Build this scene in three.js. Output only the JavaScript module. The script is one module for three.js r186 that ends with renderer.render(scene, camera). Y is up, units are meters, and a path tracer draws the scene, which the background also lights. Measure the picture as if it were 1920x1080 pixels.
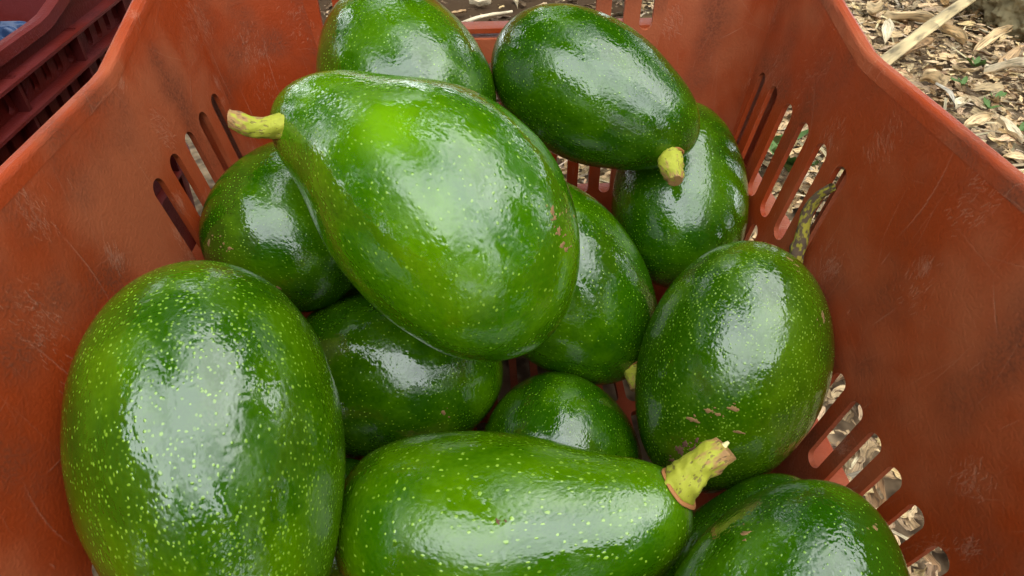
import * as THREE from 'three';
import { mergeGeometries, mergeVertices, toCreasedNormals } from 'three/addons/utils/BufferGeometryUtils.js';

// ---------------------------------------------------------------- camera, sky, sun, exposure
const scene = new THREE.Scene();
const PITCH = 44.09, YAW = 3.338, FOCAL = 1100;                    // focal length in pixels of the 1920 x 1080 photograph
const camera = new THREE.PerspectiveCamera(2 * Math.atan(540 / FOCAL) * 180 / Math.PI, 16 / 9, 0.01, 120);
camera.position.set(-0.00906, 0.3682, 0);
{
  const p = PITCH * Math.PI / 180, y = YAW * Math.PI / 180;
  camera.lookAt(camera.position.clone().add(new THREE.Vector3(Math.sin(y) * Math.cos(p), -Math.sin(p), -Math.cos(y) * Math.cos(p))));
}
camera.updateMatrixWorld();
const renderer = new THREE.WebGLRenderer({ antialias: true });
renderer.toneMapping = THREE.LinearToneMapping;
renderer.toneMappingExposure = 1.05;
renderer.shadowMap.enabled = true;

// small seeded noise kit
function rng(seed) { let s = seed | 0; return () => { s = (s + 0x6d2b79f5) | 0; let t = Math.imul(s ^ (s >>> 15), 1 | s); t = (t + Math.imul(t ^ (t >>> 7), 61 | t)) ^ t; return ((t ^ (t >>> 14)) >>> 0) / 4294967296; }; }
function hash3(i, j, k) { let h = Math.imul(i, 374761393) ^ Math.imul(j, 668265263) ^ Math.imul(k, 2147483647 - 1274126177); h = Math.imul(h ^ (h >>> 13), 1274126177); h ^= h >>> 16; return (h >>> 0) / 4294967296; }
function noise(x, y, z) {                                           // value noise 0..1
  const i = Math.floor(x), j = Math.floor(y), k = Math.floor(z); let u = x - i, v = y - j, w = z - k;
  u = u * u * (3 - 2 * u); v = v * v * (3 - 2 * v); w = w * w * (3 - 2 * w);
  const l = (a, b, t) => a + (b - a) * t;
  return l(l(l(hash3(i, j, k), hash3(i + 1, j, k), u), l(hash3(i, j + 1, k), hash3(i + 1, j + 1, k), u), v),
    l(l(hash3(i, j, k + 1), hash3(i + 1, j, k + 1), u), l(hash3(i, j + 1, k + 1), hash3(i + 1, j + 1, k + 1), u), v), w);
}
function fbm(x, y, z, o) { let a = 0.5, s = 0, n = 0; for (let q = 0; q < o; q++) { s += a * noise(x, y, z); n += a; a *= 0.5; x = x * 2.03 + 7.1; y = y * 2.03 + 3.7; z = z * 2.03 + 1.3; } return s / n; }
function noiseP(x, y, z, p) {                                       // the same, repeating every p in x and y
  const i = Math.floor(x), j = Math.floor(y), k = Math.floor(z); let u = x - i, v = y - j, w = z - k;
  u = u * u * (3 - 2 * u); v = v * v * (3 - 2 * v); w = w * w * (3 - 2 * w);
  const i0 = i % p, i1 = (i + 1) % p, j0 = j % p, j1 = (j + 1) % p, l = (a, b, t) => a + (b - a) * t;
  return l(l(l(hash3(i0, j0, k), hash3(i1, j0, k), u), l(hash3(i0, j1, k), hash3(i1, j1, k), u), v), l(l(hash3(i0, j0, k + 1), hash3(i1, j0, k + 1), u), l(hash3(i0, j1, k + 1), hash3(i1, j1, k + 1), u), v), w);
}
function tiled(x, y, s, o, z) { let a = 0.5, t = 0, n = 0; for (let q = 0; q < o; q++) { t += a * noiseP(x * s, y * s, z + q * 3.3, s); n += a; a *= 0.5; s *= 2; } return t / n; }
const clamp = (v, a = 0, b = 1) => Math.min(b, Math.max(a, v));
const smooth = (a, b, v) => { const t = clamp((v - a) / (b - a)); return t * t * (3 - 2 * t); };
const mix = (a, b, t) => a + (b - a) * t;

// bright hazy sky with soft cloud
{
  const W = 512, H = 256, d = new Float32Array(W * H * 4);
  for (let j = 0; j < H; j++) for (let i = 0; i < W; i++) {
    const el = (j + 0.5) / H * Math.PI - Math.PI / 2, az = (i + 0.5) / W * 2 * Math.PI;
    const x = Math.cos(el) * Math.cos(az), y = Math.sin(el), z = Math.cos(el) * Math.sin(az);
    const c = fbm(x * 3 + 9, y * 3 + 4, z * 3 + 2, 5), k = y < 0 ? 0.25 : 1;
    const b = (2.3 + 3.0 * smooth(0.36, 0.62, c)) * k, o = 4 * (j * W + i);
    d[o] = b * 0.95; d[o + 1] = b * 1.0; d[o + 2] = b * 1.04; d[o + 3] = 1;
  }
  const sky = new THREE.DataTexture(d, W, H, THREE.RGBAFormat, THREE.FloatType);
  sky.mapping = THREE.EquirectangularReflectionMapping; sky.magFilter = THREE.LinearFilter; sky.minFilter = THREE.LinearFilter; sky.needsUpdate = true;
  scene.background = sky; scene.environment = sky;
}
const sun = new THREE.DirectionalLight(new THREE.Color().setRGB(1, 0.95, 0.86), 1.5);
sun.position.set(2.4, 3.2, -0.5); sun.target.position.set(0, 0.1, -0.2);
sun.castShadow = true; sun.shadow.radius = 125; sun.shadow.mapSize.set(2048, 2048);
Object.assign(sun.shadow.camera, { left: -2, right: 2, top: 2, bottom: -2, near: 0.1, far: 12 });
scene.add(sun, sun.target);

// ---------------------------------------------------------------- helpers
const camR = new THREE.Vector3(), camU = new THREE.Vector3(), camB = new THREE.Vector3();
camera.matrixWorld.extractBasis(camR, camU, camB);
function pixelRay(px, py) { return camB.clone().negate().addScaledVector(camR, (px - 960) / FOCAL).addScaledVector(camU, -(py - 540) / FOCAL); }
function atDepth(px, py, d) { return camera.position.clone().addScaledVector(pixelRay(px, py), d); }
function atGround(px, py, y = 0) { const v = pixelRay(px, py); return camera.position.clone().addScaledVector(v, (y - camera.position.y) / v.y); }
function toPixel(P) { const v = P.clone().sub(camera.position), d = -v.dot(camB); return [960 + FOCAL * v.dot(camR) / d, 540 - FOCAL * v.dot(camU) / d, d]; }
const taken = new Map();
function numbered(n) { const k = taken.get(n) ?? 0; taken.set(n, k + 1); return k ? n + '_' + String(k).padStart(3, '0') : n; }
function shade(o) { o.traverse((m) => { if (m.isMesh) { m.castShadow = true; m.receiveShadow = true; } }); return o; }
function part(name, geometry, material, parent) { const m = new THREE.Mesh(geometry, material); m.name = name; m.castShadow = m.receiveShadow = true; parent.add(m); return m; }
function thing(name, label, category, group) { const g = new THREE.Group(); g.name = numbered(name); g.userData = { label, category }; if (group) g.userData.group = group; scene.add(g); return g; }
function meshThing(name, geometry, material, label, category, group) { const m = part(numbered(name), geometry, material, scene); m.userData = { label, category }; if (group) m.userData.group = group; return m; }
function structure(name, geometry, material) { const m = part(name, geometry, material, scene); m.userData = { kind: 'structure' }; return m; }
function stuff(name, o, label, category) { o.name = name; o.userData = { kind: 'stuff', label, category }; o.castShadow = o.receiveShadow = true; scene.add(o); return o; }
function texture(w, h, data, srgb, wrap = true) {
  const t = new THREE.DataTexture(data, w, h, THREE.RGBAFormat, THREE.UnsignedByteType);
  if (srgb) t.colorSpace = THREE.SRGBColorSpace;
  t.wrapS = t.wrapT = wrap ? THREE.RepeatWrapping : THREE.ClampToEdgeWrapping; t.magFilter = THREE.LinearFilter; t.minFilter = THREE.LinearMipmapLinearFilter; t.generateMipmaps = true; t.needsUpdate = true; return t;
}
const enc = (v) => 255 * (v <= 0.0031308 ? 12.92 * v : 1.055 * Math.pow(v, 1 / 2.4) - 0.055);   // linear -> sRGB byte
function grid(nu, nv, f, uvf, closedU = false) {                    // surface from a function of (i/nu, j/nv)
  const pos = [], uv = [], idx = [];
  for (let j = 0; j <= nv; j++) for (let i = 0; i <= nu; i++) { const p = f(i / nu, j / nv); pos.push(p.x ?? p[0], p.y ?? p[1], p.z ?? p[2]); const t = uvf ? uvf(i / nu, j / nv) : [i / nu, j / nv]; uv.push(t[0], t[1]); }
  for (let j = 0; j < nv; j++) for (let i = 0; i < nu; i++) { const a = j * (nu + 1) + i, b = a + 1, c = a + nu + 1, e = c + 1; idx.push(a, b, c, b, e, c); }
  const g = new THREE.BufferGeometry();
  g.setAttribute('position', new THREE.Float32BufferAttribute(pos, 3)); g.setAttribute('uv', new THREE.Float32BufferAttribute(uv, 2)); g.setIndex(idx); g.computeVertexNormals();
  if (closedU) { const n = g.attributes.normal; for (let j = 0; j <= nv; j++) { const a = j * (nu + 1), b = a + nu; const v = new THREE.Vector3(n.getX(a) + n.getX(b), n.getY(a) + n.getY(b), n.getZ(a) + n.getZ(b)).normalize(); n.setXYZ(a, v.x, v.y, v.z); n.setXYZ(b, v.x, v.y, v.z); } }
  return g;
}

// ---------------------------------------------------------------- ground
{
  const N = 1024, col = new Uint8Array(N * N * 4), bmp = new Uint8Array(N * N * 4);
  for (let j = 0; j < N; j++) for (let i = 0; i < N; i++) {
    const x = i / N, y = j / N, o = 4 * (j * N + i), a = tiled(x, y, 9, 3, 1.5), f = tiled(x, y, 120, 2, 5.5);
    const t = smooth(0.35, 0.7, a * 0.5 + f * 0.5);
    col[o] = enc(mix(0.10, 0.38, t)); col[o + 1] = enc(mix(0.065, 0.27, t)); col[o + 2] = enc(mix(0.038, 0.155, t)); col[o + 3] = 255;
    bmp[o] = bmp[o + 1] = bmp[o + 2] = 255 * clamp(f * 0.6 + a * 0.4); bmp[o + 3] = 255;
  }
  const m = new THREE.MeshStandardMaterial({ map: texture(N, N, col, true), bumpMap: texture(N, N, bmp, false), bumpScale: 0.006, roughness: 1 });
  const g = grid(80, 80, (u, v) => { const x = (u - 0.5) * 24, z = (v - 0.5) * 24; return [x, -0.004 + (fbm(x * 1.5, z * 1.5, 3, 2) - 0.6) * 0.016, -z]; }, (u, v) => [u * 24, v * 24]);
  structure('ground', g, m);
}

const soilAt = (x, z) => Math.hypot((x + 0.08) / 0.34, (z + 0.98) / 0.46) + 0.5 * (fbm(x * 9, z * 9, 2, 3) - 0.5);   // under 1 inside the bare patch
{
  const m = new THREE.MeshPhysicalMaterial({ color: new THREE.Color().setRGB(0.065, 0.040, 0.022), roughness: 1, specularIntensity: 0.1 });
  const g = grid(90, 90, (u, v) => { const a = u * 6.28318, q = v, x = -0.08 + Math.cos(a) * q * 0.34, z = -0.98 + Math.sin(a) * q * 0.46; return [x, 0.012 * (1 - v * v) + 0.002 + 0.018 * (fbm(x * 60, z * 60, 4, 3) - 0.35) * (1 - v), z]; }, (u, v) => [u, v], true);
  structure('soil_patch', g, m);
}

// ---------------------------------------------------------------- orchard trees round the clearing (they frame the sky that the fruit mirrors)
{
  const bark = new THREE.MeshStandardMaterial({ color: new THREE.Color().setRGB(0.14, 0.105, 0.075), roughness: 0.95 });
  const green = new THREE.MeshPhysicalMaterial({ color: new THREE.Color().setRGB(0.055, 0.105, 0.02), roughness: 0.55, side: THREE.DoubleSide });
  const r = rng(4242), leaf = (() => { const P = [0, 0, 0, 0.028, 0.006, 0.06, 0, 0, 0.07, -0.028, 0.006, 0.06, 0.02, 0.0, 0.12, -0.02, 0, 0.12, 0, -0.014, 0.17], I = [0, 1, 2, 0, 2, 3, 1, 4, 2, 2, 5, 3, 2, 4, 6, 2, 6, 5], g = new THREE.BufferGeometry(); g.setAttribute('position', new THREE.Float32BufferAttribute(P, 3)); g.setIndex(I); g.computeVertexNormals(); return g; })();
  const sprayLeaves = []; for (let k = 0; k < 12; k++) { const g = leaf.clone(); g.rotateX((r() - 0.3) * 1.2); g.rotateY(k * 2.4 + r()); g.translate((r() - 0.5) * 0.12, (r() - 0.5) * 0.16, (r() - 0.5) * 0.12); sprayLeaves.push(g); }
  const spray = mergeGeometries(sprayLeaves), lobe = [], V = THREE.Vector3;
  const limb = (a, b, r0, r1) => { const d = b.clone().sub(a), L = d.length(), g = new THREE.CylinderGeometry(r1, r0, L, 9, 4); g.translate(0, L / 2, 0); const P = g.attributes.position; for (let i = 0; i < P.count; i++) { const t = P.getY(i) / L; P.setX(i, P.getX(i) + 0.06 * L * (noise(t * 2.5, L, 1) - 0.5) * Math.sin(t * 3.14)); } g.applyQuaternion(new THREE.Quaternion().setFromUnitVectors(new V(0, 1, 0), d.normalize())); g.translate(a.x, a.y, a.z); return g; };
  const tree = (x, z, cx, cy, cz, R, RY, sprays, label, reach = []) => {
    const t = thing('orchard_tree', label, 'tree', 'orchard trees round the clearing'); t.position.set(x, 0, z);
    const C = new V(cx - x, cy, cz - z), fork = new V((cx - x) * 0.25, cy * 0.42, (cz - z) * 0.25), gs = [limb(new V(0, -0.05, 0), fork, 0.15, 0.11)], tips = [];
    for (let k = 0; k < 9; k++) { const a = k * 2.4 + r(), e = (r() - 0.2) * 0.8, tip = C.clone().add(new V(Math.cos(a) * R * 0.7, RY * e, Math.sin(a) * R * 0.7)); tips.push(tip); gs.push(limb(fork, tip, 0.06, 0.015)); }
    for (const [rx, ry, rz] of reach) gs.push(limb(C, new V(rx - x, ry, rz - z), 0.035, 0.008));   // long boughs that hang over the crates
    part('trunk', mergeGeometries(gs), bark, t);
    const blobs = []; for (let k = 0; k < 26; k++) { const tip = tips[k % 9].clone().lerp(C, k < 9 ? 0 : r() * 0.8).add(new V((r() - 0.5) * R * 0.6, (r() - 0.5) * RY * 0.9, (r() - 0.5) * R * 0.6)); blobs.push([tip, R * (0.14 + 0.30 * r())]); }
    const im = new THREE.InstancedMesh(spray, green, sprays), M = new THREE.Matrix4(), q = new THREE.Quaternion(), e = new THREE.Euler(), c = new THREE.Color();
    for (let k = 0; k < sprays; k++) { const [P, br] = blobs[Math.floor(r() * blobs.length)], v = new V(r() - 0.5, r() - 0.5, r() - 0.5).normalize(), bough = k < reach.length * 60 ? reach[Math.floor(k / 60)] : null;
      if (bough) v.multiplyScalar(0.34 * r()).add(C.clone().lerp(new V(bough[0] - x, bough[1], bough[2] - z), 0.35 + 0.67 * r())); else v.multiplyScalar(br * Math.pow(r(), 0.4)).add(P); e.set((r() - 0.5) * 1.6, r() * 6.28, (r() - 0.5) * 1.6); const s = 0.8 + 0.7 * r(); im.setMatrixAt(k, M.compose(v, q.setFromEuler(e), new V(s, s, s))); const g = 0.65 + 0.6 * r(); im.setColorAt(k, c.setRGB(g, g, g * 0.9)); }
    im.name = 'crown'; im.castShadow = im.receiveShadow = true; im.userData.kind = 'stuff'; t.add(im);
  };
  tree(-3.3, -2.9, -2.6, 3.7, -2.3, 2.2, 2.0, 4600, 'tall orchard tree whose leafy crown leans over the crates', [[0.3, 4.4, -1.3], [-1.1, 4.6, 0.5], [1.0, 4.7, -2.4]]);
  tree(2.4, -6.0, 1.6, 3.9, -4.8, 2.4, 2.0, 3000, 'leafy orchard tree standing beyond the handle end of the crate');
  for (const [a, d, h, R] of [[62, 6.2, 3.3, 2.3], [98, 6.6, 3.3, 2.5], [136, 7.4, 3.1, 2.4], [176, 7.6, 2.9, 2.4], [216, 7.6, 3.0, 2.5], [254, 6.6, 3.2, 2.5], [290, 6.2, 3.3, 2.4], [20, 9.0, 3.6, 2.7], [342, 9.2, 3.6, 2.6]]) {
    const x = Math.sin(a * Math.PI / 180) * d, z = -Math.cos(a * Math.PI / 180) * d; tree(x, z, x, h, z, R, 2.2, 1700, 'orchard tree in the ring of trees round the clearing');
  }
  for (let k = 0; k < 13; k++) { const a = (k * 27.7 + 8) * Math.PI / 180, d = 11.2 + 0.8 * (k % 3), x = Math.sin(a) * d, z = -Math.cos(a) * d; tree(x, z, x, 3.0, z, 3.1, 3.0, 1500, 'orchard tree in the outer row behind the ring of trees'); }
}

// ---------------------------------------------------------------- moulded plastic crates
function plasticMaps(seed, base, pale, dark) {
  const N = 1024, col = new Uint8Array(N * N * 4), rgh = new Uint8Array(N * N * 4), bmp = new Uint8Array(N * N * 4), r = rng(seed);
  const scuff = new Float32Array(N * N);
  const mark = (x, y, v) => { const q = ((y % N + N) % N | 0) * N + ((x % N + N) % N | 0); scuff[q] = Math.max(scuff[q], v); };
  for (let s = 0; s < 420; s++) {                                    // scratches, mostly in sheaves that run down the wall
    let x = r() * N, y = r() * N, a = (r() < 0.65 ? Math.PI / 2 + (r() - 0.5) * 0.7 : r() * 6.28); const len = 12 + r() * r() * 160, v = 0.12 + 0.5 * r() * r(), cv = (r() - 0.5) * 0.012;
    for (let k = 0; k < len; k++) { const f = v * Math.sin(Math.PI * k / len) * (0.6 + 0.4 * r()); mark(x, y, f); if (v > 0.4) mark(x + 1, y, f * 0.5); x += Math.cos(a); y += Math.sin(a); a += cv; }
  }
  for (let s = 0; s < 46; s++) {                                    // rubbed patches made of many short marks
    const cx = r() * N, cy = r() * N, R = 10 + r() * 34, n = 30 + r() * 90, a0 = Math.PI / 2 + (r() - 0.5) * 1.6;
    for (let q = 0; q < n; q++) { let x = cx + (r() + r() - 1) * R, y = cy + (r() + r() - 1) * R * 1.4; const a = a0 + (r() - 0.5), len = 2 + r() * 9, v = 0.2 + 0.4 * r(); for (let k = 0; k < len; k++) { mark(x, y, v * (0.5 + 0.5 * r())); x += Math.cos(a); y += Math.sin(a); } }
  }
  for (let j = 0; j < N; j++) for (let i = 0; i < N; i++) {
    const x = i / N, y = j / N, o = 4 * (j * N + i);
    const a = tiled(x, y, 7, 5, 2.2 + seed), g = tiled(x, y, 13, 6, 8.8 + seed), f = noise(i * 0.5, j * 0.5, seed);
    const chalk = smooth(0.40, 0.72, a) * 0.7, grime = smooth(0.42, 0.85, g) * 0.6 * (0.3 + 1.4 * f), sc = scuff[j * N + i];
    for (let k = 0; k < 3; k++) {
      let c = mix(base[k], pale[k], chalk); c *= 0.94 + 0.12 * f; c = mix(c, dark[k], clamp(grime)); c = mix(c, [0.55, 0.36, 0.25][k], sc * 0.4);
      col[o + k] = enc(c);
    }
    col[o + 3] = 255;
    const rr = clamp(0.46 + 0.20 * chalk + 0.22 * grime + 0.2 * sc + 0.10 * (f - 0.5)); rgh[o] = rgh[o + 1] = rgh[o + 2] = 255 * rr; rgh[o + 3] = 255;
    const bb = clamp(0.5 + 0.4 * (a - 0.5) + 0.14 * (f - 0.5) + 0.3 * sc); bmp[o] = bmp[o + 1] = bmp[o + 2] = 255 * bb; bmp[o + 3] = 255;
  }
  return new THREE.MeshPhysicalMaterial({ map: texture(N, N, col, true), roughnessMap: texture(N, N, rgh), roughness: 1, bumpMap: texture(N, N, bmp), bumpScale: 0.0008, ior: 1.5, specularIntensity: 0.38 });
}
const UVS = 2.6;                                                     // texture tiles per metre
function makeCrate(root, material, o) {
  const T6 = Math.tan(6 * Math.PI / 180), t = 0.003, rc = o.rc;
  const hx = (y) => o.hx - (o.rim - y) * T6, hz = (y) => o.hz - (o.rim - y) * T6;
  const hi = o.rim + o.rise, bottom = o.bottom;
  const topAt = (s) => o.rim + o.rise * clamp((Math.abs(s) - o.ramp0) / (o.ramp1 - o.ramp0));
  const slotHole = (s, y0, y1, w) => { const p = new THREE.Path(), r = w / 2; p.absarc(s, y1 - r, r, 0, Math.PI, false); p.lineTo(s - r, y0 + r); p.absarc(s, y0 + r, r, Math.PI, 2 * Math.PI, false); p.lineTo(s + r, y1 - r); return p; };
  const wallGeo = (half, topContour, holes, place, u0) => {          // place(s, y, outward offset) -> point
    const sh = new THREE.Shape(); sh.moveTo(-half(bottom), bottom); sh.lineTo(half(bottom), bottom);
    for (const [s, y] of topContour) sh.lineTo(s, y);
    sh.closePath(); sh.holes.push(...holes);
    const g = new THREE.ExtrudeGeometry(sh, { depth: t, bevelEnabled: false, curveSegments: 8 }), p = g.attributes.position, uv = g.attributes.uv;
    for (let i = 0; i < p.count; i++) { const s = p.getX(i), y = p.getY(i), d = p.getZ(i), q = place(s, y, d); p.setXYZ(i, q[0], q[1], q[2]); uv.setXY(i, (u0 + s + d) * UVS, y * UVS); }
    g.computeVertexNormals(); return g;
  };
  const halfZ = (y) => hz(y) - rc, halfX = (y) => hx(y) - rc;
  const contour = [[halfZ(hi), hi]]; for (let k = 8; k >= 0; k--) { const s = mix(o.ramp0, o.ramp1, k / 8); contour.push([s, topAt(s)]); } for (let k = 0; k <= 8; k++) { const s = mix(o.ramp0, o.ramp1, k / 8); contour.push([-s, topAt(s)]); } contour.push([-halfZ(hi), hi]);
  for (const side of [-1, 1]) {
    const holes = o.sideSlots.filter((h) => !h[4] || h[4] === side).map(([s, y0, y1, w]) => slotHole(s, y0, y1, w));
    part('side_wall', wallGeo(halfZ, contour, holes, (s, y, d) => [side * (hx(y) + d), y, s], side > 0 ? 0.13 : 0.71), material, root);
    const eh = o.endSlots.map(([s, y0, y1, w]) => slotHole(s, y0, y1, w));
    if (o.handle) { const [w, y0, y1] = o.handle, p = new THREE.Path(), r = 0.012; p.moveTo(-w + r, y0); p.lineTo(w - r, y0); p.absarc(w - r, y0 + r, r, -Math.PI / 2, 0, false); p.absarc(w - r, y1 - r, r, 0, Math.PI / 2, false); p.lineTo(-w + r, y1); p.absarc(-w + r, y1 - r, r, Math.PI / 2, Math.PI, false); p.absarc(-w + r, y0 + r, r, Math.PI, 1.5 * Math.PI, false); eh.push(p); }
    part('end_wall', wallGeo(halfX, [[halfX(hi), hi], [-halfX(hi), hi]], eh, (s, y, d) => [s, y, side * (hz(y) + d)], side > 0 ? 0.4 : 0.93), material, root);
    if (o.handle) { const [w, y0, y1] = o.handle; part('handle_lip', mergeGeometries([[y0 - 0.0026, 1], [y1 + 0.0026, 1]].map(([y]) => { const g = new THREE.BoxGeometry(w * 2 + 0.01, 0.004, 0.011); g.translate(0, y, side * (hz(y) + 0.0086)); return g; })), material, root); }
    for (const s2 of [-1, 1]) {                                      // rounded corners
      const quarter = (off) => grid(14, 6, (u, v) => { const y = mix(bottom, hi, v), a = u * Math.PI / 2; return [side * (halfX(y) + (rc + off) * Math.cos(a)), y, s2 * (halfZ(y) + (rc + off) * Math.sin(a))]; }, (u, v) => [(0.3 * side + 0.17 * s2 + u * rc * 1.571) * UVS, mix(bottom, hi, v) * UVS]);
      part('corner', mergeGeometries([quarter(0), quarter(t)]), material, root);
    }
  }
  const fl = new THREE.Shape(), fx = hx(bottom) + 0.001, fz = hz(bottom) + 0.001;
  fl.moveTo(-fx + rc, -fz); fl.lineTo(fx - rc, -fz); fl.absarc(fx - rc, -fz + rc, rc, -Math.PI / 2, 0, false); fl.absarc(fx - rc, fz - rc, rc, 0, Math.PI / 2, false); fl.absarc(-fx + rc, fz - rc, rc, Math.PI / 2, Math.PI, false); fl.absarc(-fx + rc, -fz + rc, rc, Math.PI, 1.5 * Math.PI, false);
  for (let i = -9; i <= 9; i++) for (let j = -3; j <= 2; j++) { const x = i * 0.0155, z0 = j * 0.072 + 0.004, z1 = z0 + 0.054, q = new THREE.Path(); if (Math.abs(x) > fx - 0.016 || Math.max(Math.abs(z0), Math.abs(z1)) > fz - 0.012 || (Math.abs(x) > fx - rc && Math.max(Math.abs(z0), Math.abs(z1)) > fz - rc)) continue; q.absarc(x, z1, 0.005, 0, Math.PI, false); q.absarc(x, z0, 0.005, Math.PI, 2 * Math.PI, false); q.closePath(); fl.holes.push(q); }   // slotted floor
  const fg = new THREE.ExtrudeGeometry(fl, { depth: 0.005, bevelEnabled: false }); fg.rotateX(-Math.PI / 2); fg.translate(0, bottom - 0.001, 0);
  part('floor_panel', fg, material, root);
  // sweep a profile round the crate: profile points are [outward, up]
  const sweep = (profile, heightAt) => {
    const path = [], push = (x, z, ox, oz, y, s) => path.push([x, y, z, ox, oz, s]);
    const ring = (yref) => {
      for (const [sx, sz] of [[1, 1], [-1, 1], [-1, -1], [1, -1]]) {
        const first = sx === sz;                                     // corner from side to end or end to side
        for (let k = 0; k <= 12; k++) { const a = (first ? k : 12 - k) / 12 * Math.PI / 2, y = heightAt(null); push(sx * (hx(y) - rc + rc * Math.cos(a)), sz * (hz(y) - rc + rc * Math.sin(a)), sx * Math.cos(a), sz * Math.sin(a), y); }
        if (!first) for (let k = 1; k < 48; k++) { const s = mix(sz, -sz, k / 48) * (hz(heightAt(null)) - rc), y = heightAt(s); push(sx * hx(y), s, sx, 0, y); }
        else for (let k = 1; k < 4; k++) { const y = heightAt(null), s = mix(sx, -sx, k / 4) * (hx(y) - rc); push(s, sz * hz(y), 0, sz, y); }
      }
      path.push(path[0]);
    };
    ring();
    let acc = 0; const len = path.map((p, i) => (i ? acc += Math.hypot(p[0] - path[i - 1][0], p[2] - path[i - 1][2]) : 0));
    const np = profile.length, f = (u, v) => { const i = Math.round(v * (path.length - 1)), p = path[i], q = profile[Math.round(u * np) % np]; return [p[0] + p[3] * q[0], p[1] + q[1], p[2] + p[4] * q[0]]; };
    const g = grid(np, path.length - 1, f, (u, v) => [(len[Math.round(v * (path.length - 1))] + 0.2) * UVS, (0.5 + u * 0.05) * UVS]);
    return toCreasedNormals(g, 0.9);
  };
  part('rim', sweep(o.rimSlim ? [[-0.0008, -0.004], [-0.0006, 0.0004], [0.001, 0.0016], [0.0045, 0.0016], [0.0062, 0.0004], [0.0064, -0.005], [0.0045, -0.005], [0.003, -0.003]] : [[-0.0008, -0.006], [-0.0008, -0.0008], [-0.0001, 0.0007], [0.0012, 0.0015], [0.0036, 0.0016], [0.0050, 0.0010], [0.0056, -0.0004], [0.0060, -0.010], [0.0044, -0.010], [0.0042, -0.004], [0.0032, -0.0045]], (s) => (s === null ? hi : topAt(s))), material, root);
  if (o.skirt) for (const side of [-1, 1]) for (const s2 of [-1, 1]) {   // outer skin of the double-walled corners
    const [s0, y0, y1] = o.skirt, face = (d) => grid(1, 1, (u, v) => { const y = mix(y0, y1, v); return [side * (hx(y) + 0.0125 + d), y, s2 * mix(s0, 0.24, u)]; }, (u, v) => [(0.6 + u * 0.06) * UVS, mix(y0, y1, v) * UVS]);
    part('corner_skirt', mergeGeometries([face(0), face(0.0025)]), material, root);
  }
  for (const y of o.rails) part('rail', sweep([[0.0031, -0.0016], [0.0031, 0.0016], [o.railOut - 0.0012, 0.0016], [o.railOut, 0.0008], [o.railOut, -0.0008], [o.railOut - 0.0012, -0.0016]], () => y), material, root);
  for (const side of [-1, 1]) for (const s of o.ribs) {
    const g = grid(1, 1, (u, v) => { const y = mix(o.rails[o.rails.length - 1], o.rails[0] + 0.002, v); return [side * (hx(y) + 0.0031 + u * (o.railOut - 0.005)), y, s]; }, (u, v) => [u * 0.02, v * 0.2]);
    const h = g.clone(); h.translate(0, 0, 0.0025);
    const e = grid(1, 1, (u, v) => { const y = mix(o.rails[o.rails.length - 1], o.rails[0] + 0.002, v); return [side * (hx(y) - 0.0019 + o.railOut), y, s + u * 0.0025]; });
    part('rib', mergeGeometries([g, h, e]), material, root);
  }
}
const redPlastic = plasticMaps(5, [0.275, 0.038, 0.007], [0.34, 0.100, 0.042], [0.13, 0.036, 0.016]);
const darkPlastic = redPlastic.clone(); darkPlastic.color.setRGB(0.34, 0.18, 0.45);
const crate = thing('plastic_crate', 'orange red plastic harvest crate holding the avocados', 'crate');
crate.position.set(0, 0, -0.17);
{
  const sideSlots = [], endSlots = [];
  for (let k = 0; k < 6; k++) { sideSlots.push([k === 5 ? -0.189 : -(0.077 + 0.023 * k), 0.140, 0.204, k === 5 ? 0.0095 : 0.0122, 1]); if (k < 5) sideSlots.push([-(0.091 + 0.0236 * k), 0.140, 0.201, 0.0122, -1]); if (k > 2) sideSlots.push([0.077 + 0.023 * k, 0.140, 0.204, 0.0098]); }
  for (let k = 0; k < 26; k++) { const z = 0.087 + 0.0175 * 1 - 0.0175 * k; if (Math.abs(z) < 0.195) sideSlots.push([z, 0.078, 0.1315, 0.0102]); }
  for (const s of [-1, 1]) for (const x of [0.0905, 0.1115]) endSlots.push([s * x, 0.208, 0.256, 0.0095]);
  for (let k = -5; k <= 5; k++) { endSlots.push([k * 0.0185 + 0.001, 0.078, 0.1315, 0.0095]); endSlots.push([k * 0.0185 + 0.001, 0.140, 0.188, 0.0095]); }
  makeCrate(crate, redPlastic, { hx: 0.18, hz: 0.26, rc: 0.052, rim: 0.25, rise: 0.021, ramp0: 0.103, ramp1: 0.198, bottom: 0.012, sideSlots, endSlots, handle: [0.075, 0.204, 0.242], rails: [0.2085, 0.1357, 0.074, 0.02], railOut: 0.019, ribs: [-0.0805, 0.165], skirt: [0.178, 0.137, 0.207] });
}
const crate2 = thing('plastic_crate', 'dark red empty plastic crate with ribbed outside wall next to the full crate', 'crate');
crate2.position.set(-0.431, 0, -0.245);
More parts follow.
